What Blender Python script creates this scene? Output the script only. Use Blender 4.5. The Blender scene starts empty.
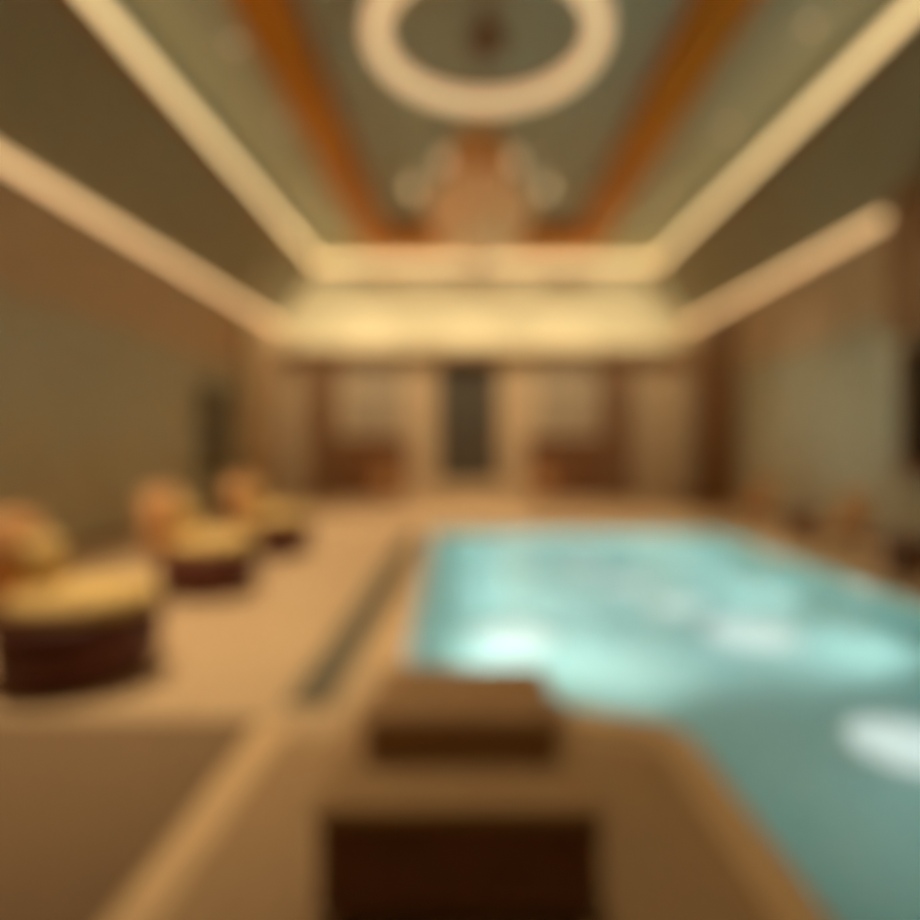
import bpy, bmesh, math, random
from mathutils import Vector, Matrix
from mathutils.geometry import tessellate_polygon
random.seed(7)
PI = math.pi
sc = bpy.context.scene
COL = sc.collection
DOF = True

# ------------------------------------------------------------------ helpers
def srgb(r, g, b):
    f = lambda c: ((c/255)/12.92 if c/255 <= .04045 else (((c/255)+.055)/1.055)**2.4)
    return (f(r), f(g), f(b), 1)

def mat(name, rgb, rough=.6, metal=0, noise=.12, scale=6, bump=0, bscale=40, stretch=(1, 1, 1), spec=.5, coat=0):
    m = bpy.data.materials.new(name); m.use_nodes = True
    nt = m.node_tree; b = nt.nodes['Principled BSDF']
    b.inputs['Roughness'].default_value = rough
    b.inputs['Metallic'].default_value = metal
    b.inputs['Specular IOR Level'].default_value = spec
    b.inputs['Coat Weight'].default_value = coat
    tc = nt.nodes.new('ShaderNodeTexCoord'); mp = nt.nodes.new('ShaderNodeMapping')
    mp.inputs['Scale'].default_value = stretch
    nt.links.new(tc.outputs['Object'], mp.inputs['Vector'])
    n = nt.nodes.new('ShaderNodeTexNoise'); n.inputs['Scale'].default_value = scale; n.inputs['Detail'].default_value = 5
    nt.links.new(mp.outputs['Vector'], n.inputs['Vector'])
    r = nt.nodes.new('ShaderNodeValToRGB')
    c = rgb
    r.color_ramp.elements[0].position = .3; r.color_ramp.elements[1].position = .7
    r.color_ramp.elements[0].color = (c[0]*(1-noise), c[1]*(1-noise), c[2]*(1-noise), 1)
    r.color_ramp.elements[1].color = (min(1, c[0]*(1+noise)), min(1, c[1]*(1+noise)), min(1, c[2]*(1+noise)), 1)
    nt.links.new(n.outputs['Fac'], r.inputs['Fac']); nt.links.new(r.outputs['Color'], b.inputs['Base Color'])
    if bump:
        n2 = nt.nodes.new('ShaderNodeTexNoise'); n2.inputs['Scale'].default_value = bscale
        nt.links.new(mp.outputs['Vector'], n2.inputs['Vector'])
        bp = nt.nodes.new('ShaderNodeBump'); bp.inputs['Strength'].default_value = bump; bp.inputs['Distance'].default_value = .01
        nt.links.new(n2.outputs['Fac'], bp.inputs['Height']); nt.links.new(bp.outputs['Normal'], b.inputs['Normal'])
    return m

def brick_mat(name, rgb, rgb2, mortar, w, h, rough=.4, msize=.01, offset=.5):
    m = bpy.data.materials.new(name); m.use_nodes = True
    nt = m.node_tree; b = nt.nodes['Principled BSDF']; b.inputs['Roughness'].default_value = rough
    tc = nt.nodes.new('ShaderNodeTexCoord'); br = nt.nodes.new('ShaderNodeTexBrick')
    br.offset = offset
    br.inputs['Scale'].default_value = 1; br.inputs['Brick Width'].default_value = w; br.inputs['Row Height'].default_value = h
    br.inputs['Mortar Size'].default_value = msize
    br.inputs['Color1'].default_value = rgb; br.inputs['Color2'].default_value = rgb2; br.inputs['Mortar'].default_value = mortar
    nt.links.new(tc.outputs['Object'], br.inputs['Vector']); nt.links.new(br.outputs['Color'], b.inputs['Base Color'])
    bp = nt.nodes.new('ShaderNodeBump'); bp.inputs['Strength'].default_value = .2; bp.inputs['Distance'].default_value = .004
    bp.invert = True
    nt.links.new(br.outputs['Fac'], bp.inputs['Height']); nt.links.new(bp.outputs['Normal'], b.inputs['Normal'])
    return m

def emit(name, rgb, s):
    m = bpy.data.materials.new(name); m.use_nodes = True
    b = m.node_tree.nodes['Principled BSDF']
    b.inputs['Base Color'].default_value = rgb; b.inputs['Emission Color'].default_value = rgb
    b.inputs['Emission Strength'].default_value = s; b.inputs['Roughness'].default_value = .5
    return m

def obj(name, bm, m, parent=None, smooth=False, bevel=0, loc=None):
    me = bpy.data.meshes.new(name); bm.normal_update(); bm.to_mesh(me); bm.free()
    me.materials.append(m)
    for p in me.polygons: p.use_smooth = smooth
    o = bpy.data.objects.new(name, me); COL.objects.link(o)
    if parent: o.parent = parent
    if loc: o.location = loc
    if bevel:
        md = o.modifiers.new('bevel', 'BEVEL'); md.width = bevel; md.segments = 4; md.limit_method = 'ANGLE'
        for p in me.polygons: p.use_smooth = True
        wn = o.modifiers.new('wn', 'WEIGHTED_NORMAL')
    return o

def box(bm, x0, x1, y0, y1, z0, z1):
    v = [bm.verts.new((x, y, z)) for z in (z0, z1) for x, y in ((x0, y0), (x1, y0), (x1, y1), (x0, y1))]
    for f in ((3, 2, 1, 0), (4, 5, 6, 7), (0, 1, 5, 4), (1, 2, 6, 5), (2, 3, 7, 6), (3, 0, 4, 7)):
        bm.faces.new([v[i] for i in f])
    return bm
def B(*a): return box(bmesh.new(), *a)

def cushion_bm(x0, x1, y0, y1, z0, z1, puff=.03, seg=8, rf=.75):
    """soft pillow block: rounded subdivided box, crowned on every face"""
    bm = bmesh.new(); bmesh.ops.create_cube(bm, size=2)
    bmesh.ops.subdivide_edges(bm, edges=bm.edges[:], cuts=seg, use_grid_fill=True)
    hx, hy, hz = (x1-x0)/2, (y1-y0)/2, (z1-z0)/2
    c = Vector(((x0+x1)/2, (y0+y1)/2, (z0+z1)/2))
    r = min(hx, hy, hz)*rf
    for v in bm.verts:
        u = v.co.copy()
        p = Vector((u.x*hx, u.y*hy, u.z*hz))
        q = Vector((max(-hx+r, min(hx-r, p.x)), max(-hy+r, min(hy-r, p.y)), max(-hz+r, min(hz-r, p.z))))
        d = p-q
        if d.length > 1e-6: p = q+d.normalized()*r
        cr = puff
        if abs(u.z) > .99: p.z += (1 if u.z > 0 else 0)*cr*(1-u.x**2)*(1-u.y**2)
        v.co = c+p
    return bm

def lathe(bm, prof, n=24, cx=0, cy=0, cz=0):
    rings = []
    for r, z in prof:
        rings.append([bm.verts.new((cx+max(r, .0005)*math.cos(2*PI*k/n), cy+max(r, .0005)*math.sin(2*PI*k/n), cz+z)) for k in range(n)])
    for a, b in zip(rings, rings[1:]):
        for k in range(n): bm.faces.new((a[k], a[(k+1) % n], b[(k+1) % n], b[k]))
    bm.faces.new(rings[0][::-1]); bm.faces.new(rings[-1])
    return bm

def tube(bm, pts, r, n=10, closed=False):
    pts = [Vector(p) for p in pts]; rings = []
    N = len(pts)
    for i, p in enumerate(pts):
        if closed: t = (pts[(i+1) % N]-pts[i-1]).normalized()
        else: t = (pts[min(i+1, N-1)]-pts[max(i-1, 0)]).normalized()
        up = Vector((0, 0, 1)) if abs(t.z) < .95 else Vector((0, 1, 0))
        a = t.cross(up).normalized(); b = a.cross(t).normalized()
        rr = r[i] if isinstance(r, (list, tuple)) else r
        rings.append([bm.verts.new(p+a*rr*math.cos(2*PI*k/n)+b*rr*math.sin(2*PI*k/n)) for k in range(n)])
    pairs = list(zip(rings, rings[1:]))
    if closed: pairs.append((rings[-1], rings[0]))
    for A, C in pairs:
        for k in range(n): bm.faces.new((A[k], C[k], C[(k+1) % n], A[(k+1) % n]))
    if not closed: bm.faces.new(rings[0]); bm.faces.new(rings[-1][::-1])
    bmesh.ops.recalc_face_normals(bm, faces=bm.faces)
    return bm

def thing(name, label, cat, loc=(0, 0, 0), rz=0, group=None):
    o = bpy.data.objects.new(name, None); COL.objects.link(o); o.empty_display_size = .2
    o.location = loc; o.rotation_euler = (0, 0, rz); o['label'] = label; o['category'] = cat
    if group: o['group'] = group
    return o
def tag(o, label, cat, group=None):
    o['label'] = label; o['category'] = cat
    if group: o['group'] = group
    return o
def struct(name, bm, m, parent=None, **k):
    o = obj(name, bm, m, parent, **k)
    if not parent: o['kind'] = 'structure'
    return o
def dup(root, loc, rz, label, group=None):
    r = root.copy(); COL.objects.link(r); r.location = loc; r.rotation_euler = (0, 0, rz); r['label'] = label
    if group: r['group'] = group
    for ch in list(root.children):
        c = ch.copy(); COL.objects.link(c); c.parent = r
        for g in ch.children:
            d = g.copy(); COL.objects.link(d); d.parent = c
    return r

# ------------------------------------------------------------------ materials
M = dict(
    floor=brick_mat('tan_stone', srgb(208, 174, 130), srgb(200, 165, 122), srgb(160, 126, 86), 1.2, .6, .38, .006),
    coping=mat('pale_stone', srgb(226, 186, 134), .4, scale=9, noise=.08),
    deck=mat('brown_timber', srgb(176, 140, 96), .5, scale=5, stretch=(14, 1, 1), noise=.16, bump=.3, bscale=6),
    drain=mat('dark_grate', srgb(114, 104, 82), .5, scale=30),
    rug=mat('brown_rug', srgb(136, 106, 72), .95, scale=40, noise=.15, bump=.5, bscale=300),
    wall=mat('olive_panel', srgb(190, 185, 160), .75, scale=3, noise=.07, stretch=(1, 1, .3)),
    cove_wash=mat('cove_wash_tan', srgb(205, 176, 142), .8, scale=2, noise=.05),  # wall tone with the cove's warm wash put into the colour
    farwall=mat('cream_plaster', srgb(206, 178, 138), .8, scale=2, noise=.05),
    ceil=mat('grey_green_ceiling', srgb(172, 174, 156), .8, scale=2, noise=.04),
    soffit=mat('olive_soffit', srgb(150, 142, 116), .8, scale=2, noise=.04),
    farwash=mat('wash_cream', srgb(222, 212, 172), .8, scale=2, noise=.04),  # far wall paint with the light wash put into its colour
    wood=mat('orange_wood', srgb(204, 126, 16), .5, scale=4, stretch=(1, .1, 1), noise=.2, spec=.3),
    brown=mat('brown_wood', srgb(134, 96, 60), .5, scale=4, stretch=(1, 1, .1), noise=.2),
    wains=mat('chestnut_wood', srgb(124, 80, 42), .5, scale=4, stretch=(1, 1, .1), noise=.2),
    dark=mat('dark_brown_leather', srgb(96, 40, 22), .55, scale=20, noise=.15, bump=.2, bscale=200),
    bench=mat('dark_walnut', srgb(132, 82, 44), .55, scale=4, stretch=(1, 8, 8), noise=.2),
    benchtop=mat('tan_suede', srgb(186, 146, 98), .85, scale=20, noise=.1, bump=.2, bscale=200),
    cushbrown=mat('brown_suede', srgb(184, 142, 96), .9, scale=20, noise=.1, bump=.2, bscale=200),
    gold=mat('gold_fabric', srgb(222, 184, 110), .9, scale=30, noise=.08, bump=.2, bscale=300),
    peach=mat('peach_fabric', srgb(220, 160, 100), .9, scale=30, noise=.08, bump=.2, bscale=300),
    tanfab=mat('tan_fabric', srgb(196, 140, 84), .9, scale=30, noise=.08, bump=.2, bscale=300),
    black=mat('dark_glass', srgb(52, 50, 42), .25, scale=2, noise=.05),
    door=mat('dark_grey_door', srgb(82, 74, 58), .5, scale=4, noise=.1),
    panel=mat('grey_panel', srgb(170, 150, 120), .6, scale=4, noise=.06),
    brass=mat('aged_brass', srgb(170, 120, 66), .35, metal=.9, scale=10),
    amber=mat('amber_glass', srgb(205, 150, 90), .4, scale=10),
    chrome=mat('brushed_steel', srgb(180, 180, 176), .3, metal=1),
    tile=brick_mat('aqua_mosaic', srgb(170, 222, 220), srgb(178, 228, 226), srgb(196, 230, 226), .1, .1, .35, .006, 0),
)
WARM = (1.0, .83, .58, 1)
E_TRAY = emit('cove_glow', (1.0, .74, .36, 1), 1.25)
E_WALL = emit('wall_cove_glow', (1.0, .66, .32, 1), 1.15)
E_RING = emit('ring_glow', (1.0, .68, .36, 1), .62)
E_BULB = emit('bulb_glow', (1.0, .75, .42, 1), .5)
E_AMB = emit('amber_shade_glow', srgb(215, 162, 104), .3)
E_AMB2 = emit('amber_upper_glow', srgb(196, 134, 70), .2)
E_DOWN = emit('downlight_glow', (1.0, .75, .45, 1), .7)
E_POOL = emit('added_pool_glow', (.88, 1.0, .96, 1), .6)
E_POOL.node_tree.nodes['Principled BSDF'].inputs['Base Color'].default_value = (.3, .42, .4, 1)

# ------------------------------------------------------------------ dimensions
W = {-1: 5.83, 1: 6.4}; T = {-1: 4.81, 1: 5.63}; F = {-1: 2.73, 1: 3.27}; FAR = 18.4; BACK = -3.6; SOF = 5.2; SIN = 6.85; TRAY = 7.7; TY0, TY1 = BACK, FAR
CAMZ = 1.6

# pool outline (metres on the floor), corners rounded
raw = [(4.56, 11.5, .25), (-.78, 11.5, .25), (-.52, 4.42, .25), (.52, 3.68, 1.0), (1.17, 3.45, .32), (1.17, -1.5, .2), (4.56, -1.5, .2)]
def rounded(pts):
    out = []; n = len(pts)
    for i, (x, y, r) in enumerate(pts):
        p = Vector((x, y)); a = Vector(pts[i-1][:2]); b = Vector(pts[(i+1) % n][:2])
        da = (a-p).normalized(); db = (b-p).normalized()
        ang = da.angle(db); t = min(r/math.tan(ang/2), (a-p).length*.45, (b-p).length*.45)
        s = p+da*t; e = p+db*t
        for k in range(9):
            u = k/8; out.append((1-u)**2*s+2*u*(1-u)*p+u*u*e)
    return out
pool = rounded(raw)
def offset(pts, d):
    n = len(pts); out = []
    for i, p in enumerate(pts):
        t = (pts[(i+1) % n]-pts[i-1]).normalized()
        out.append(p+Vector((-t.y, t.x))*d)
    return out
area = sum(pool[i-1].x*pool[i].y-pool[i].x*pool[i-1].y for i in range(len(pool)))/2
S = -1 if area > 0 else 1                      # outward side
outer = offset(pool, S*.17)

def slab_with_hole(outline, hole, z, flip=False):
    bm = bmesh.new()
    A = [Vector((p[0], p[1], z)) for p in outline]; H = [Vector((p[0], p[1], z)) for p in hole]
    vs = [bm.verts.new(p) for p in A+H]
    for t in tessellate_polygon([A, H]):
        try: f = bm.faces.new([vs[i] for i in t])
        except ValueError: continue
    bmesh.ops.recalc_face_normals(bm, faces=bm.faces)
    bm.normal_update()
    if sum(f.normal.z*f.calc_area() for f in bm.faces) < 0: bmesh.ops.reverse_faces(bm, faces=bm.faces)
    return bm
# floor: a stone slab 1.2 m thick around the basin
bm = slab_with_hole([(-W[-1]-.2, BACK-.2), (W[1]+.2, BACK-.2), (W[1]+.2, FAR+.2), (-W[-1]-.2, FAR+.2)], pool, 0)
floor = struct('floor', bm, M['floor'])
# basin
bm = bmesh.new(); DEP = -1.05
n = len(pool)
top = [bm.verts.new((p.x, p.y, -.001)) for p in pool]; bot = [bm.verts.new((p.x, p.y, DEP)) for p in pool]
for i in range(n): bm.faces.new((top[i], top[(i+1) % n], bot[(i+1) % n], bot[i]))
bm.faces.new(bot)
bmesh.ops.recalc_face_normals(bm, faces=bm.faces); bm.normal_update()
bmesh.ops.reverse_faces(bm, faces=[f for f in bm.faces if abs(f.normal.z) > .9 and f.normal.z < 0])
basin = struct('floor_pool_basin', bm, M['tile'])
# coping ring, 25 mm proud
bm = bmesh.new()
ins = offset(pool, -S*.02)
R = [[bm.verts.new((p.x, p.y, z)) for p in L] for L, z in ((outer, 0), (outer, .025), (ins, .025), (ins, -.05))]
for a, b in ((0, 1), (1, 2), (2, 3)):
    for i in range(n): bm.faces.new((R[a][i], R[a][(i+1) % n], R[b][(i+1) % n], R[b][i]))
bmesh.ops.recalc_face_normals(bm, faces=bm.faces)
struct('trim_1', bm, M['coping'])
# water
bm = bmesh.new(); bm.faces.new([bm.verts.new((p.x, p.y, -.045)) for p in offset(pool, -S*.001)])
bm.normal_update()
if bm.faces[:][0].normal.z < 0: bmesh.ops.reverse_faces(bm, faces=bm.faces[:])
wm = bpy.data.materials.new('pool_water'); wm.use_nodes = True
nt = wm.node_tree; b = nt.nodes['Principled BSDF']
b.inputs['Base Color'].default_value = (.94, 1, .99, 1); b.inputs['Roughness'].default_value = .12
b.inputs['IOR'].default_value = 1.33; b.inputs['Transmission Weight'].default_value = 1
tc = nt.nodes.new('ShaderNodeTexCoord'); nz = nt.nodes.new('ShaderNodeTexNoise'); nz.inputs['Scale'].default_value = 1.6; nz.inputs['Detail'].default_value = 3
bp = nt.nodes.new('ShaderNodeBump'); bp.inputs['Strength'].default_value = .35; bp.inputs['Distance'].default_value = .06
nt.links.new(tc.outputs['Object'], nz.inputs['Vector']); nt.links.new(nz.outputs['Fac'], bp.inputs['Height']); nt.links.new(bp.outputs['Normal'], b.inputs['Normal'])
w = obj('pool_water', bm, wm); tag(w, 'clear turquoise water filling the sunken pool', 'water'); w['kind'] = 'stuff'

# timber inlay of the near walkway, between two pale stone borders
bm = bmesh.new()
x = -1.04
while x < .98:
    y1 = 3.35 if x < .2 else 3.28-.35*max(0, x-.6)
    box(bm, x, x+.135, -2.6, y1, 0, .012); x += .145
struct('trim_2', bm, M['deck'])
struct('trim_3', B(-1.22, -1.05, -2.6, 3.5, 0, .014), M['coping'])
bm = B(-1.17, -.87, 3.75, 11.2, 0, .008)
for k in range(90): box(bm, -1.15, -.89, 3.8+k*.082, 3.84+k*.082, .008, .014)
struct('trim_4', bm, M['drain'])

# ------------------------------------------------------------------ walls
def wall_side(name, s, wins):
    """wall slab with window openings; s = -1 left, +1 right; wins = (y0, y1, z0, z1)"""
    bm = bmesh.new(); x0, x1 = (s*W[s], s*(W[s]+.2)) if s > 0 else (s*(W[s]+.2), s*W[s])
    ys = sorted({BACK, FAR} | {v for w_ in wins for v in w_[:2]})
    for a, b_ in zip(ys, ys[1:]):
        hit = [w_ for w_ in wins if w_[0] <= a and w_[1] >= b_]
        if hit:
            box(bm, x0, x1, a, b_, 0, hit[0][2]); box(bm, x0, x1, a, b_, hit[0][3], 3.55)
        else: box(bm, x0, x1, a, b_, 0, 3.55)
    o = struct(name, bm, M['wall'])
    struct('cove_wash', B(x0, x1, BACK, FAR, 3.55, SOF), M['cove_wash'], o)  # tan band paints the warm wash below the wall cove
    struct('moulding', B(min(s*W[s], s*(W[s]-.05)), max(s*W[s], s*(W[s]-.05)), BACK, FAR, 3.5, 3.6), M['cove_wash'], o)
    return o
LW = (12.9, 14.9, .75, 3.05); RW = (5.8, 9.2, 1.2, 3.1)
wl = wall_side('wall_left', -1, [LW]); wr = wall_side('wall_right', 1, [RW])
# raised panel mouldings
def panel_frames(parent, s, spans):
    for a, b_ in spans:
        bm = bmesh.new(); x0 = min(s*W[s], s*(W[s]-.025)); x1 = max(s*W[s], s*(W[s]-.025))
        for (ya, yb, za, zb) in ((a, b_, .5, .56), (a, b_, 3.2, 3.26), (a, a+.06, .56, 3.2), (b_-.06, b_, .56, 3.2)): box(bm, x0, x1, ya, yb, za, zb)
        struct('panel_moulding', bm, M['wall'], parent)
panel_frames(wl, -1, [(-3.2, -.9), (-.6, 1.7), (2., 4.3), (4.6, 6.9), (7.2, 9.5), (9.8, 12.8)])
panel_frames(wr, 1, [(-3.2, -.9), (-.6, 1.7), (2., 5.3), (9.7, 11.9), (12.2, 14.3)])
for s, nm in ((-1, 'left'), (1, 'right')):
    struct('baseboard_'+nm, B(min(s*W[s], s*(W[s]-.03)), max(s*W[s], s*(W[s]-.03)), BACK, FAR, 0, .14), M['brown'])

def window(name, s, op, glass, framem):
    y0, y1, z0, z1 = op; xa = s*(W[s]-.03); xb = s*(W[s]+.12)
    X = (min(xa, xb), max(xa, xb)); t = .09
    g = struct(name, B(min(s*(W[s]+.08), s*(W[s]+.1)), max(s*(W[s]+.08), s*(W[s]+.1)), y0, y1, z0, z1), glass)
    bm = bmesh.new()
    for r in ((y0, y1, z0, z0+t), (y0, y1, z1-t, z1), (y0, y0+t, z0+t, z1-t), (y1-t, y1, z0+t, z1-t), ((y0+y1)/2-.03, (y0+y1)/2+.03, z0+t, z1-t)):
        box(bm, *X, *r)
    struct('window_frame', bm, framem, g)
    struct('window_sill', B(min(s*(W[s]-.12), s*(W[s]+.1)), max(s*(W[s]-.12), s*(W[s]+.1)), y0-.05, y1+.05, z0-.05, z0), framem, g)
    return g
window('window_1', -1, LW, M['door'], M['wall']); window('window_2', 1, RW, M['black'], M['bench'])
# brown pelmet housing over the right window, reaching the soffit, and its drape
struct('trim_5', B(W[1]-.35, W[1], 5.2, 9.0, 3.15, SOF), M['brown'])
# brown pilasters on the side walls near the far end
for i, (s, a, b_) in enumerate(((1, 14.8, 17.4), (-1, 15.4, 18.0))):
    bm = B(min(s*W[s], s*(W[s]-.14)), max(s*W[s], s*(W[s]-.14)), a, b_, 0, SOF-.25)
    box(bm, min(s*W[s], s*(W[s]-.2)), max(s*W[s], s*(W[s]-.2)), a-.06, b_+.06, 0, .3)
    struct('trim_%d' % (6+i), bm, M['brown'] if s > 0 else M['farwall'])

# far wall, with a tall door recess
DX0, DX1, DZ0, DZ1 = -1.08, .78, .51, 4.15
bm = bmesh.new()
box(bm, -W[-1]-.2, DX0, FAR, FAR+.3, 0, TRAY); box(bm, DX1, W[1]+.2, FAR, FAR+.3, 0, TRAY)
box(bm, DX0, DX1, FAR, FAR+.3, 0, DZ0); box(bm, DX0, DX1, FAR, FAR+.3, DZ1, TRAY)
wf = struct('wall_back', bm, M['farwall'])
struct('upper_wash_panel', B(-W[-1], W[1], FAR-.02, FAR, 4.42, TRAY), M['farwash'], wf)  # paler paint stands in for light washing the upper far wall
dr = struct('door_1', B(DX0+.08, DX1-.08, FAR+.14, FAR+.2, DZ0, DZ1-.08), M['door'])
for a, b_ in ((DX0+.16, -.2), (-.1, DX1-.16)):
    for za, zb in ((.65, 1.9), (2.05, 3.95)):
        bm = bmesh.new()
        for r in ((a, b_, za, za+.05), (a, b_, zb-.05, zb)): box(bm, r[0], r[1], FAR+.12, FAR+.15, r[2], r[3])
        for r in ((a, a+.05), (b_-.05, b_)): box(bm, r[0], r[1], FAR+.12, FAR+.15, za+.05, zb-.05)
        struct('door_panel', bm, M['door'], dr)
for x in (-.22, -.08):
    bm = tube(bmesh.new(), [(x, FAR+.14, 1.45), (x, FAR+.07, 1.47), (x, FAR+.07, 1.83), (x, FAR+.14, 1.85)], .014)
    struct('door_handle', bm, M['brass'], dr, smooth=True)
bm = bmesh.new()
for r in ((DX0, DX0+.08, DZ0, DZ1), (DX1-.08, DX1, DZ0, DZ1), (DX0+.08, DX1-.08, DZ1-.08, DZ1)): box(bm, r[0], r[1], FAR-.04, FAR+.2, r[2], r[3])
struct('trim_8', bm, M['brown'])
bm = bmesh.new()
for k in range(3): box(bm, -1.75-.3*(2-k)*.6, 1.45+.3*(2-k)*.6, FAR-.5-.32*(2-k), FAR, .17*k, .17*(k+1))
struct('trim_9', bm, M['farwall'])
# chestnut columns and wainscot, grey panels above it
tn = 10
for (a, b_, colr) in ((-4.85, -4.05, 'wains'), (3.85, 4.7, 'wains')):
    bm = B(a, b_, FAR-.35, FAR, 0, 4.12); box(bm, a-.06, b_+.06, FAR-.41, FAR, 0, .35); box(bm, a-.06, b_+.06, FAR-.41, FAR, 4.12, 4.27)
    struct('trim_%d' % tn, bm, M['brown']); tn += 1
for (a, b_) in ((-4.05, -1.95), (1.65, 3.85)):
    bm = B(a, b_, FAR-.1, FAR, 0, 1.75)
    box(bm, a, b_, FAR-.14, FAR, 1.75, 1.83)
    k = a+.12
    while k < b_-.3:
        box(bm, k, min(k+.5, b_-.08), FAR-.125, FAR-.1, .3, 1.6); k += .6
    struct('trim_%d' % tn, bm, M['wains']); tn += 1
    struct('trim_%d' % tn, B(a+.3, b_-.1, FAR-.06, FAR, 2.0, 4.1), M['panel']); tn += 1
wb = struct('wall_front', B(-W[-1]-.2, W[1]+.2, BACK-.2, BACK, 0, TRAY), M['wall'])

# ------------------------------------------------------------------ ceiling
struct('ceiling', B(-T[-1]-.1, T[1]+.1, BACK-.2, FAR+.3, TRAY, TRAY+.15), M['ceil'])
for s_, nm in ((-1, 'ceiling_slope_left'), (1, 'ceiling_slope_right')):
    bm = bmesh.new()                            # sloping cove panel from the wall top to the raised part
    A = [(s_*W[s_], SOF), (s_*T[s_], SIN), (s_*T[s_], SIN+.2), (s_*(W[s_]+.2), SOF+.1), (s_*(W[s_]+.2), SOF)]
    R0, R1 = [[bm.verts.new((x, y, z)) for x, z in A] for y in (BACK, FAR)]
    for i in range(5): bm.faces.new((R0[i], R0[(i+1) % 5], R1[(i+1) % 5], R1[i]))
    bm.faces.new(R0); bm.faces.new(R1[::-1]); bmesh.ops.recalc_face_normals(bm, faces=bm.faces)
    o = struct(nm, bm, M['soffit'])
    struct('fascia', B(min(s_*T[s_], s_*(T[s_]+.1)), max(s_*T[s_], s_*(T[s_]+.1)), BACK, FAR, SIN+.2, TRAY), M['ceil'], o)
# orange wood frame under the tray ceiling
FW = .35; FY1 = 17.9; FY0 = -2.6
bm = bmesh.new()
for s in (-1, 1): box(bm, s*F[s]-FW, s*F[s]+FW, FY0, FY1, TRAY-.5, TRAY)
box(bm, -F[-1]+FW, F[1]-FW, FY1-1.2, FY1, TRAY-.5, TRAY); box(bm, -F[-1]+FW, F[1]-FW, FY0, FY0+.35, TRAY-.5, TRAY)
struct('ceiling_beam', bm, M['wood'])
# light coves: profile + glowing diffuser
def cove(label, x0, x1, y0, y1, z0, z1, em, grp):
    cx, cy = (x0+x1)/2, (y0+y1)/2
    t = thing('cove_light', label, 'light strip', (cx, cy, z0), 0, grp)
    obj('diffuser', B(x0-cx, x1-cx, y0-cy, y1-cy, .02, z1-z0), em, t)
    obj('housing', B(x0-cx-.015, x1-cx+.015, y0-cy-.015, y1-cy+.015, 0, .02), M['brass'], t)
    return t
def strip(label, grp, em, x0, x1, y0, y1, z0, z1, horiz): return cove(label, x0, x1, y0, y1, z0, z1, em, grp)
G = 'warm light strips along the ceiling'
strip('long warm light strip on left edge of the raised ceiling', G, E_TRAY, -T[-1]+.005, -T[-1]+.19, BACK+.05, FAR-.25, SIN, SIN+.28, 0)
strip('long warm light strip on right edge of the raised ceiling', G, E_TRAY, T[1]-.19, T[1]-.005, BACK+.05, FAR-.25, SIN, SIN+.28, 0)
strip('crosswise warm light strip high on the far wall', G, E_TRAY, -T[-1]+.2, T[1]-.2, FAR-.19, FAR-.005, SIN, SIN+.28, 0)
strip('warm light strip at the top of the left wall', G, E_WALL, -W[-1]+.005, -W[-1]+.07, BACK+.05, FAR-.1, SOF-.22, SOF-.02, 0)
strip('warm light strip at top of right wall, ending at the dark window housing', G, E_WALL, W[1]-.07, W[1]-.005, 9.1, FAR-.1, SOF-.22, SOF-.02, 0)

# ------------------------------------------------------------------ ring pendant
t = thing('ring_pendant', 'large glowing ring light hanging below the raised ceiling nearest the camera', 'pendant light', (.11, 4.85, CAMZ+3.2))
RR = .87
pts = [(RR*math.cos(2*PI*k/72), RR*math.sin(2*PI*k/72), 0) for k in range(72)]
obj('diffuser', tube(bmesh.new(), pts, .08, 14, True), E_RING, t, smooth=True)
pts2 = [(RR*math.cos(2*PI*k/72), RR*math.sin(2*PI*k/72), .1) for k in range(72)]
obj('rim', tube(bmesh.new(), pts2, .03, 8, True), M['brass'], t, smooth=True)
obj('hub', lathe(bmesh.new(), [(.05, -.1), (.13, -.07), (.15, 0), (.13, .08), (.03, .14)], 28), M['wains'], t, smooth=True)
obj('stem', tube(bmesh.new(), [(0, 0, .13), (0, 0, TRAY-4.9)], .02, 8), M['brass'], t, smooth=True)
obj('canopy', lathe(bmesh.new(), [(.2, TRAY-4.8-.1), (.24, TRAY-4.8-.06), (.24, TRAY-4.8)], 32), M['wains'], t, smooth=True)
for k in range(3):
    a = 2*PI*k/3+.5
    obj('cable', tube(bmesh.new(), [(RR*math.cos(a), RR*math.sin(a), .12), (.1*math.cos(a), .1*math.sin(a), TRAY-4.8-.1)], .006, 6), M['brass'], t)

# ------------------------------------------------------------------ tiered chandelier
CY = 7.8
def zc(py): return CAMZ+(445-py)/613*CY
t = thing('chandelier', 'tiered amber chandelier with glowing arms hanging before the far beam', 'chandelier', (.08, CY, 0))
obj('canopy', lathe(bmesh.new(), [(.16, TRAY-.1), (.22, TRAY-.05), (.22, TRAY)], 28), M['brass'], t, smooth=True)
obj('stem', tube(bmesh.new(), [(0, 0, zc(245)), (0, 0, TRAY-.1)], .03, 10), M['brass'], t, smooth=True)
obj('upper_shade', lathe(bmesh.new(), [(.2, zc(128)), (.42, zc(150)), (.5, zc(172)), (.44, zc(176)), (.1, zc(140))][::-1], 32), E_AMB2, t, smooth=True)
obj('middle_shade', lathe(bmesh.new(), [(.3, zc(178)), (.62, zc(196)), (.7, zc(212)), (.6, zc(218)), (.2, zc(195))][::-1], 32), E_AMB, t, smooth=True)
obj('lower_bowl', lathe(bmesh.new(), [(.06, zc(262)), (.34, zc(252)), (.56, zc(236)), (.6, zc(222)), (.3, zc(216))], 32), E_AMB, t, smooth=True)
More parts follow.
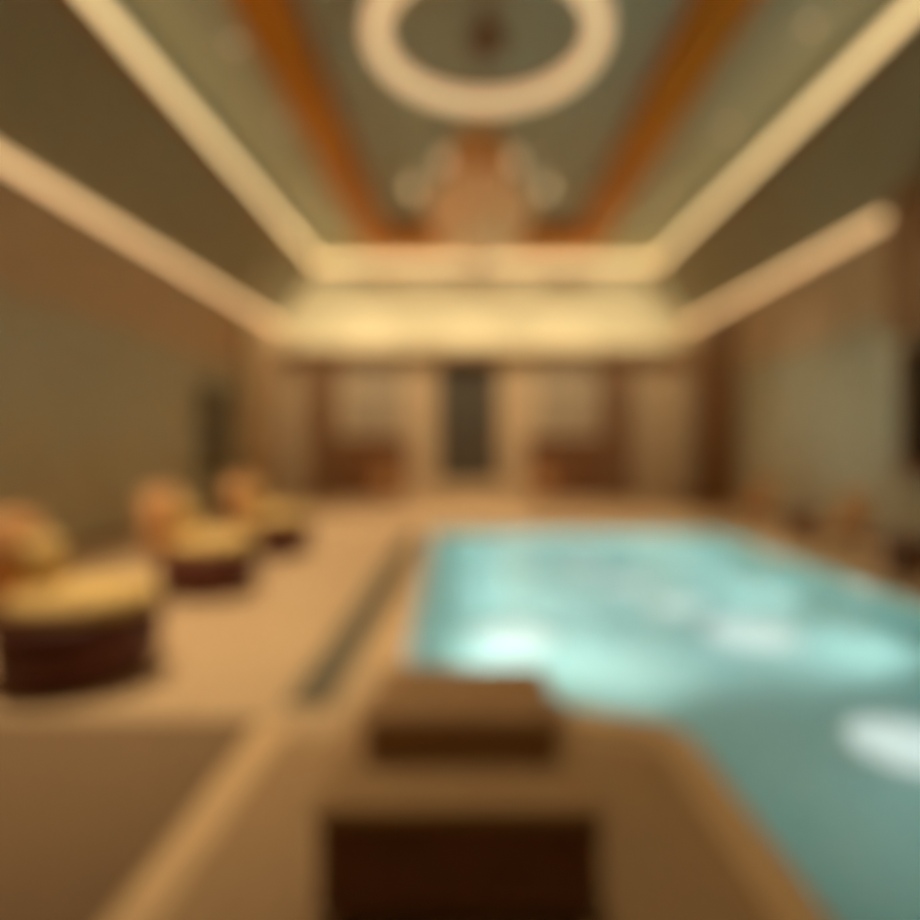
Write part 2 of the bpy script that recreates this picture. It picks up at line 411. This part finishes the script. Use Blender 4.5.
for k in range(6):
    a = 2*PI*k/6
    c_, s_ = math.cos(a), math.sin(a)
    ar = obj('arm', tube(bmesh.new(), [(.08*c_, .08*s_, zc(210)), (.4*c_, .4*s_, zc(222)), (.72*c_, .72*s_, zc(212)), (.84*c_, .84*s_, zc(196))], .018, 8), M['brass'], t, smooth=True)
    obj('bulb', lathe(bmesh.new(), [(.03, 0), (.07, .05), (.08, .1), (.05, .17), (.01, .21)], 14, .84*c_, .84*s_, zc(196)), E_BULB, ar, smooth=True)

# ------------------------------------------------------------------ downlights in the ceiling, mostly added to brighten chairs, bench and far wall
def spot(loc, power, size=1.5, blend=.8, rad=.1, aim=None, col=WARM):
    l = bpy.data.lights.new('downlight_lamp', 'SPOT'); l.energy = power; l.spot_size = size; l.spot_blend = blend
    l.color = col[:3]; l.shadow_soft_size = rad
    o = bpy.data.objects.new('downlight_lamp', l); COL.objects.link(o); o.location = loc
    if aim: o.rotation_euler = (Vector(aim)-Vector(loc)).to_track_quat('-Z', 'Y').to_euler()
    return o
def downlight(x, y, z, power, label, size=1.5, aim=None):
    t = thing('recessed_downlight', label, 'ceiling light', (x, y, z), 0, 'recessed ceiling downlights')
    bm = bmesh.new(); lathe(bm, [(.1, -.012), (.1, 0), (.075, 0), (.075, -.012)], 20)
    obj('bezel', bm, M['chrome'], t, smooth=False)
    obj('lens', lathe(bmesh.new(), [(.07, -.016), (.07, -.004)], 20), E_DOWN, t)
    spot((x, y, z-.03), power, size, .9, .07, aim)
P = 2.4
for (x, y, pw, lb) in ((-3.7, 4.4, 330, 'added downlight over the nearest lounge chair'), (-3.6, 6.9, 230, 'added downlight over the second lounge chair'),
                       (-3.6, 9.3, 230, 'added downlight over the third lounge chair'), (-3.6, 11.6, 230, 'added downlight beyond the third lounge chair'),
                       (4.9, 8.9, 130, 'added downlight over the nearer poolside chair on the right'), (4.9, 11.8, 130, 'added downlight over the farther poolside chair on the right')):
    downlight(x, y, TRAY, pw*P*1.9, lb, .95, (x+.9 if x < 0 else x, y, 0))  # added ceiling lamps supplying warm light over the chairs
downlight(-.1, 2.7, TRAY, 420, 'added downlight over the low bench in the foreground', .85, (-.1, 3.3, 0))  # out-of-view lamp added to brighten bench top and deck
for x, lb in ((-1.32, 'downlight just left of the chandelier'), (1.66, 'downlight just right of the chandelier')):
    downlight(x, 14.0, TRAY, 580*P, lb, 1.05, (x*1.2, 14.6, 0))
for x, lb in ((-4.4, 'leftmost added downlight above the far wall'), (-1.5, 'added downlight above the far wall, left of the door'), (1.3, 'added downlight above the far wall, right of the door'), (4.2, 'rightmost added downlight above the far wall')):
    downlight({-4.4: -3.8, -1.5: -1.3, 1.3: 1.6, 4.2: 4.5}[x], 14.5, TRAY, 360*P, lb, 1.25, (x, 18.4, 3.9))  # row of lamps added to wash the far wall
# uplight ledge added to brighten the upper far wall
t = thing('added_uplight_ledge', 'added long pale ledge with hidden warm uplight brightening the upper far wall', 'light strip', (0, FAR-.5, 4.4))
obj('shelf', B(-5.75, 6.3, 0, .5, -.06, 0), M['farwall'], t)
obj('lip', B(-5.75, 6.3, -.03, 0, -.06, .12), M['farwall'], t)
obj('diffuser', B(-5.7, 6.2, .35, .45, 0, .03), emit('added_ledge_glow', (1.0, .76, .42, 1), .5), t)
for x in (-4.2, -1.4, 1.4, 4.2):
    l = bpy.data.lights.new('added_ledge_lamp', 'AREA'); l.shape = 'RECTANGLE'; l.size = 2.7; l.size_y = .1; l.energy = 4.5; l.color = (1, .88, .64)
    o = bpy.data.objects.new('added_ledge_lamp', l); COL.objects.link(o); o.location = (x+.25, FAR-.4, 4.42); o.rotation_euler = (PI-math.radians(8), 0, 0)

# ------------------------------------------------------------------ underwater lamps, added for water highlights and to brighten the basin
def pool_disc(x, y, r, lb, s=1):
    t = thing('water_highlight_disc', lb, 'added pool light', (x, y, DEP), 0, 'added highlight discs in the pool floor')
    obj('lens', lathe(bmesh.new(), [(r, 0), (r, .02), (r*.8, .04)], 32), E_POOL, t, smooth=False)  # glowing disc imitates a bright patch on the water
    obj('ring', tube(bmesh.new(), [((r+.02)*math.cos(2*PI*k/40), (r+.02)*math.sin(2*PI*k/40), .015) for k in range(40)], .015, 8, True), M['chrome'], t, smooth=True)
pool_disc(.4, 6.25, .42, 'added glowing highlight disc in pool floor just beyond the brown cushion')
pool_disc(2.85, 6.3, .46, 'added glowing highlight disc in middle of the pool floor')
pool_disc(1.75, 9.3, .28, 'farthest added glowing highlight disc in the pool floor')
pool_disc(2.05, 8.2, .28, 'second farthest added glowing highlight disc in the pool floor')
pool_disc(2.42, 7.25, .3, 'added glowing highlight disc just beyond the middle one in the pool floor')
pool_disc(2.95, 4.15, .36, 'added glowing highlight disc in pool floor nearest the right edge of the view')
def fill_wall_lamp(x, y, dx, dy, lb, pw, aim, size=1.2):
    """bulkhead lamp added on the pool wall to brighten the basin, shining along (dx, dy)"""
    ang = math.atan2(dy, dx)
    t = thing('added_pool_wall_lamp', lb, 'added pool light', (x, y, -.27), ang, 'added lamps on the pool walls')
    bm = lathe(bmesh.new(), [(.16, 0), (.16, .03), (.12, .05)], 24)
    bmesh.ops.rotate(bm, verts=bm.verts, matrix=Matrix.Rotation(PI/2, 3, 'Y')); obj('lens', bm, E_POOL, t)
    l = bpy.data.lights.new('added_pool_lamp', 'SPOT'); l.spot_size = size; l.spot_blend = 1; l.shadow_soft_size = .1; l.energy = pw*.42; l.color = (.92, 1, .98)  # spot added to brighten the basin tiles
    o = bpy.data.objects.new('added_pool_lamp', l); COL.objects.link(o); o.location = (x+dx*.08, y+dy*.08, -.25)
    o.rotation_euler = (Vector(aim)-o.location).to_track_quat('-Z', 'Y').to_euler()
nx, ny = .74, 1.04; q = math.hypot(nx, ny); nx /= q; ny /= q
fill_wall_lamp(-.1, 4.12, nx, ny, 'added lamp on the slanted near pool wall, left one', 430, (1.0, 10.0, -1.05), 1.1)
fill_wall_lamp(.55, 3.665, .3, .95, 'added lamp on the slanted near pool wall, right one', 440, (3.2, 9.2, -1.05), 1.1)
fill_wall_lamp(1.172, 2.6, 1, 0, 'added lamp on the side wall of the walkway that juts into the pool', 25, (4.5, 3.6, -1.0), 1.7)

for y, lb in ((5.2, 'nearest'), (7.2, 'middle'), (9.2, 'farthest')):
    xl = -.56-.27*(y-4.42)/7.08
    fill_wall_lamp(xl+.03, y, 1, 0, lb+' added lamp on the left pool wall', 370, (xl+3.6, y+2.6, -1.05), 1.9)
    fill_wall_lamp(4.55, y, -1, 0, lb+' added lamp on the right pool wall', 380, (1.2, y+2.6, -1.05), 1.9)
fill_wall_lamp(4.55, 3.2, -1, 0, 'added lamp on the right pool wall, closest to the camera', 230, (1.6, 5.2, -1.05), 1.9)
# ------------------------------------------------------------------ bench and cushion in the foreground
t = thing('low_bench', 'dark brown low bench with tan padded top in the foreground', 'bench', (-.045, 1.99, .012))
obj('body', B(-.463, .463, .015, .845, .05, .355), M['bench'], t, bevel=.012)
obj('seat_pad', cushion_bm(-.478, .478, 0, .86, .355, .405, .004, 14, .4), M['benchtop'], t, smooth=True)
for x in (-.38, .38):
    for y in (.08, .78): obj('leg', B(x-.035, x+.035, y-.035, y+.035, 0, .05), M['bench'], t)
t = thing('box_cushion', 'thick square brown suede cushion lying on the low bench', 'cushion', (-.04, 2.26, .428))
obj('body', cushion_bm(-.365, .365, 0, .54, 0, .17, .012, 14, .35), M['cushbrown'], t, smooth=True)
for z in (.03, .13):
    pts = [(-.352, .01, z), (.352, .01, z), (.362, .02, z), (.362, .52, z), (.352, .53, z), (-.352, .53, z), (-.362, .52, z), (-.362, .02, z)]
    obj('piping', tube(bmesh.new(), pts, .006, 6, True), M['bench'], t, smooth=True)

# rug
r = obj('area_rug', B(-1.9, 1.9, -1.6, 1.6, 0, .015), M['rug'], None, bevel=.006, loc=(-3.14, 1.95, 0))
tag(r, 'large plain brown rug on the floor at lower left', 'rug')

# ------------------------------------------------------------------ lounge chairs on the left (face the pool, +x)
def lounge():
    t = thing('lounge_chair', 'nearest lounge chair, gold seat on a very dark brown base', 'armchair', (0, 0, 0), 0, 'lounge chairs along the left wall')
    obj('base', lathe(bmesh.new(), [(.44, .06), (.48, .075), (.505, .25), (.515, .44), (.50, .475), (.45, .48)], 48), M['dark'], t, smooth=True)
    obj('seat_cushion', lathe(bmesh.new(), [(.38, .47), (.455, .485), (.475, .53), (.465, .58), (.42, .615), (.25, .635), (.01, .64)], 48, .03), M['gold'], t, smooth=True)
    bm = bmesh.new(); rows = []
    N = 40
    for i in range(N+1):                        # curved tub back, thick, taller in the middle
        a = PI*(.76+.48*i/N); e = math.sin(PI*i/N)
        h = .62+.5*min(1, e*1.6)**.6
        c_, s_ = math.cos(a), math.sin(a)
        th = .035+.045*min(1, e*4)
        prof = [(.53-th, .44), (.55-th, h-.05), (.565-th*.6, h-.01), (.575, h), (.585+th*.6, h-.01), (.60+th, h-.05), (.53+th, .44), (.53, .42)]
        rows.append([bm.verts.new((r_*c_, r_*s_, z)) for r_, z in prof])
    for A, C in zip(rows, rows[1:]):
        for k in range(8): bm.faces.new((A[k], C[k], C[(k+1) % 8], A[(k+1) % 8]))
    bm.faces.new(rows[0]); bm.faces.new(rows[-1][::-1])
    bmesh.ops.recalc_face_normals(bm, faces=bm.faces)
    obj('backrest', bm, M['peach'], t, smooth=True)
    for x in (-.3, .3):
        for y in (-.3, .3): obj('leg', lathe(bmesh.new(), [(.022, 0), (.035, .07)], 12, x, y), M['brass'], t)
    return t
L0 = lounge(); L0.location = (-2.72, 4.25, 0)
dup(L0, (-2.88, 6.72, 0), 0, 'middle lounge chair of the row beside the left wall')
dup(L0, (-2.92, 9.05, 0), 0, 'farthest lounge chair of the row beside the left wall')
def pillow(x, y, lb):
    bm = cushion_bm(-.07, .07, -.22, .22, -.17, .17, 0)
    for v in bm.verts:
        k = (1-min(1, abs(v.co.y)/.22)**3)*(1-min(1, abs(v.co.z)/.17)**3); v.co.x *= .35+.9*k
    bmesh.ops.rotate(bm, verts=bm.verts, matrix=Matrix.Rotation(-.25, 3, 'Y'))
    zm = min(v.co.z for v in bm.verts); xm = min(v.co.x for v in bm.verts)
    o = obj('throw_pillow', bm, M['gold'], None, smooth=True, loc=(x-.34-xm-.02, y, .636-zm)); tag(o, lb, 'pillow', 'gold pillows on the lounge chairs')
pillow(-2.72, 4.25, 'gold pillow on the nearest lounge chair')
pillow(-2.88, 6.72, 'gold pillow on the middle lounge chair')
pillow(-2.92, 9.05, 'gold pillow on the farthest lounge chair')

# ------------------------------------------------------------------ smaller tan chairs
def side_chair():
    t = thing('side_chair', 'tan upholstered chair on the right poolside, nearer one', 'chair', (0, 0, 0), 0, 'small tan upholstered chairs')
    obj('seat', cushion_bm(-.25, .25, -.26, .26, .34, .48, .02), M['tanfab'], t, smooth=True)
    bm = cushion_bm(-.27, .27, .2, .32, .38, .95, .0)
    bmesh.ops.rotate(bm, verts=bm.verts, cent=(0, .25, .4), matrix=Matrix.Rotation(-.12, 3, 'X'))
    obj('backrest', bm, M['tanfab'], t, smooth=True)
    obj('seat_frame', B(-.24, .24, -.25, .25, .29, .36), M['wains'], t, bevel=.01)
    for x in (-.2, .2):
        for y in (-.2, .2): obj('leg', tube(bmesh.new(), [(x*1.1, y*1.1, 0), (x, y, .3)], [.014, .022], 10), M['wains'], t, smooth=True)
    return t
S0 = side_chair(); S0.location = (5.2, 8.8, 0); S0.rotation_euler = (0, 0, -PI/2)
dup(S0, (5.25, 11.7, 0), -PI/2, 'tan upholstered chair on the right poolside, farther one')
dup(S0, (-2.35, 16.4, 0), 0, 'tan upholstered chair left of the far door')
dup(S0, (1.95, 17.2, 0), 0, 'tan upholstered chair right of the far door')
def drum(loc, lb, r=.26, h=.52):
    t = thing('drum_table', lb, 'side table', loc, 0, 'dark drum side tables')
    obj('body', lathe(bmesh.new(), [(r*.9, 0), (r, .05), (r*.92, h*.5), (r, h-.06), (r, h-.03)], 28), M['wains'], t, smooth=True)
    obj('tabletop', lathe(bmesh.new(), [(r+.02, h-.03), (r+.03, h-.015), (r+.02, h)], 28), M['bench'], t, smooth=True)
drum((5.55, 10.3, 0), 'dark brown drum table between the two right poolside chairs')
drum((5.3, 7.5, 0), 'dark brown drum table under the right window, nearest the camera')

# ------------------------------------------------------------------ world, camera
wd = bpy.data.worlds.new('world'); sc.world = wd; wd.use_nodes = True
wd.node_tree.nodes['Background'].inputs['Color'].default_value = (.02, .016, .01, 1)
cam = bpy.data.cameras.new('camera'); co = bpy.data.objects.new('camera', cam); COL.objects.link(co)
co.location = (0, 0, CAMZ); co.rotation_euler = (PI/2, 0, 0)
cam.lens = 24; cam.sensor_width = 36; cam.shift_x = (460-473)/920; cam.shift_y = (445-460)/920
cam.clip_start = .02
if DOF:
    cam.dof.use_dof = True; cam.dof.focus_distance = .12; cam.dof.aperture_fstop = 3.0
sc.camera = co
vs = sc.view_settings
sc.display_settings.display_device = 'sRGB'
vs.view_transform = 'Standard'; vs.look = 'None'; vs.exposure = 0.2; vs.gamma = 1; vs.use_curve_mapping = False
sc.cycles.use_denoising = True
sc.cycles.max_bounces = 10; sc.cycles.transmission_bounces = 6
sc.cycles.sample_clamp_indirect = 40; sc.cycles.blur_glossy = 1
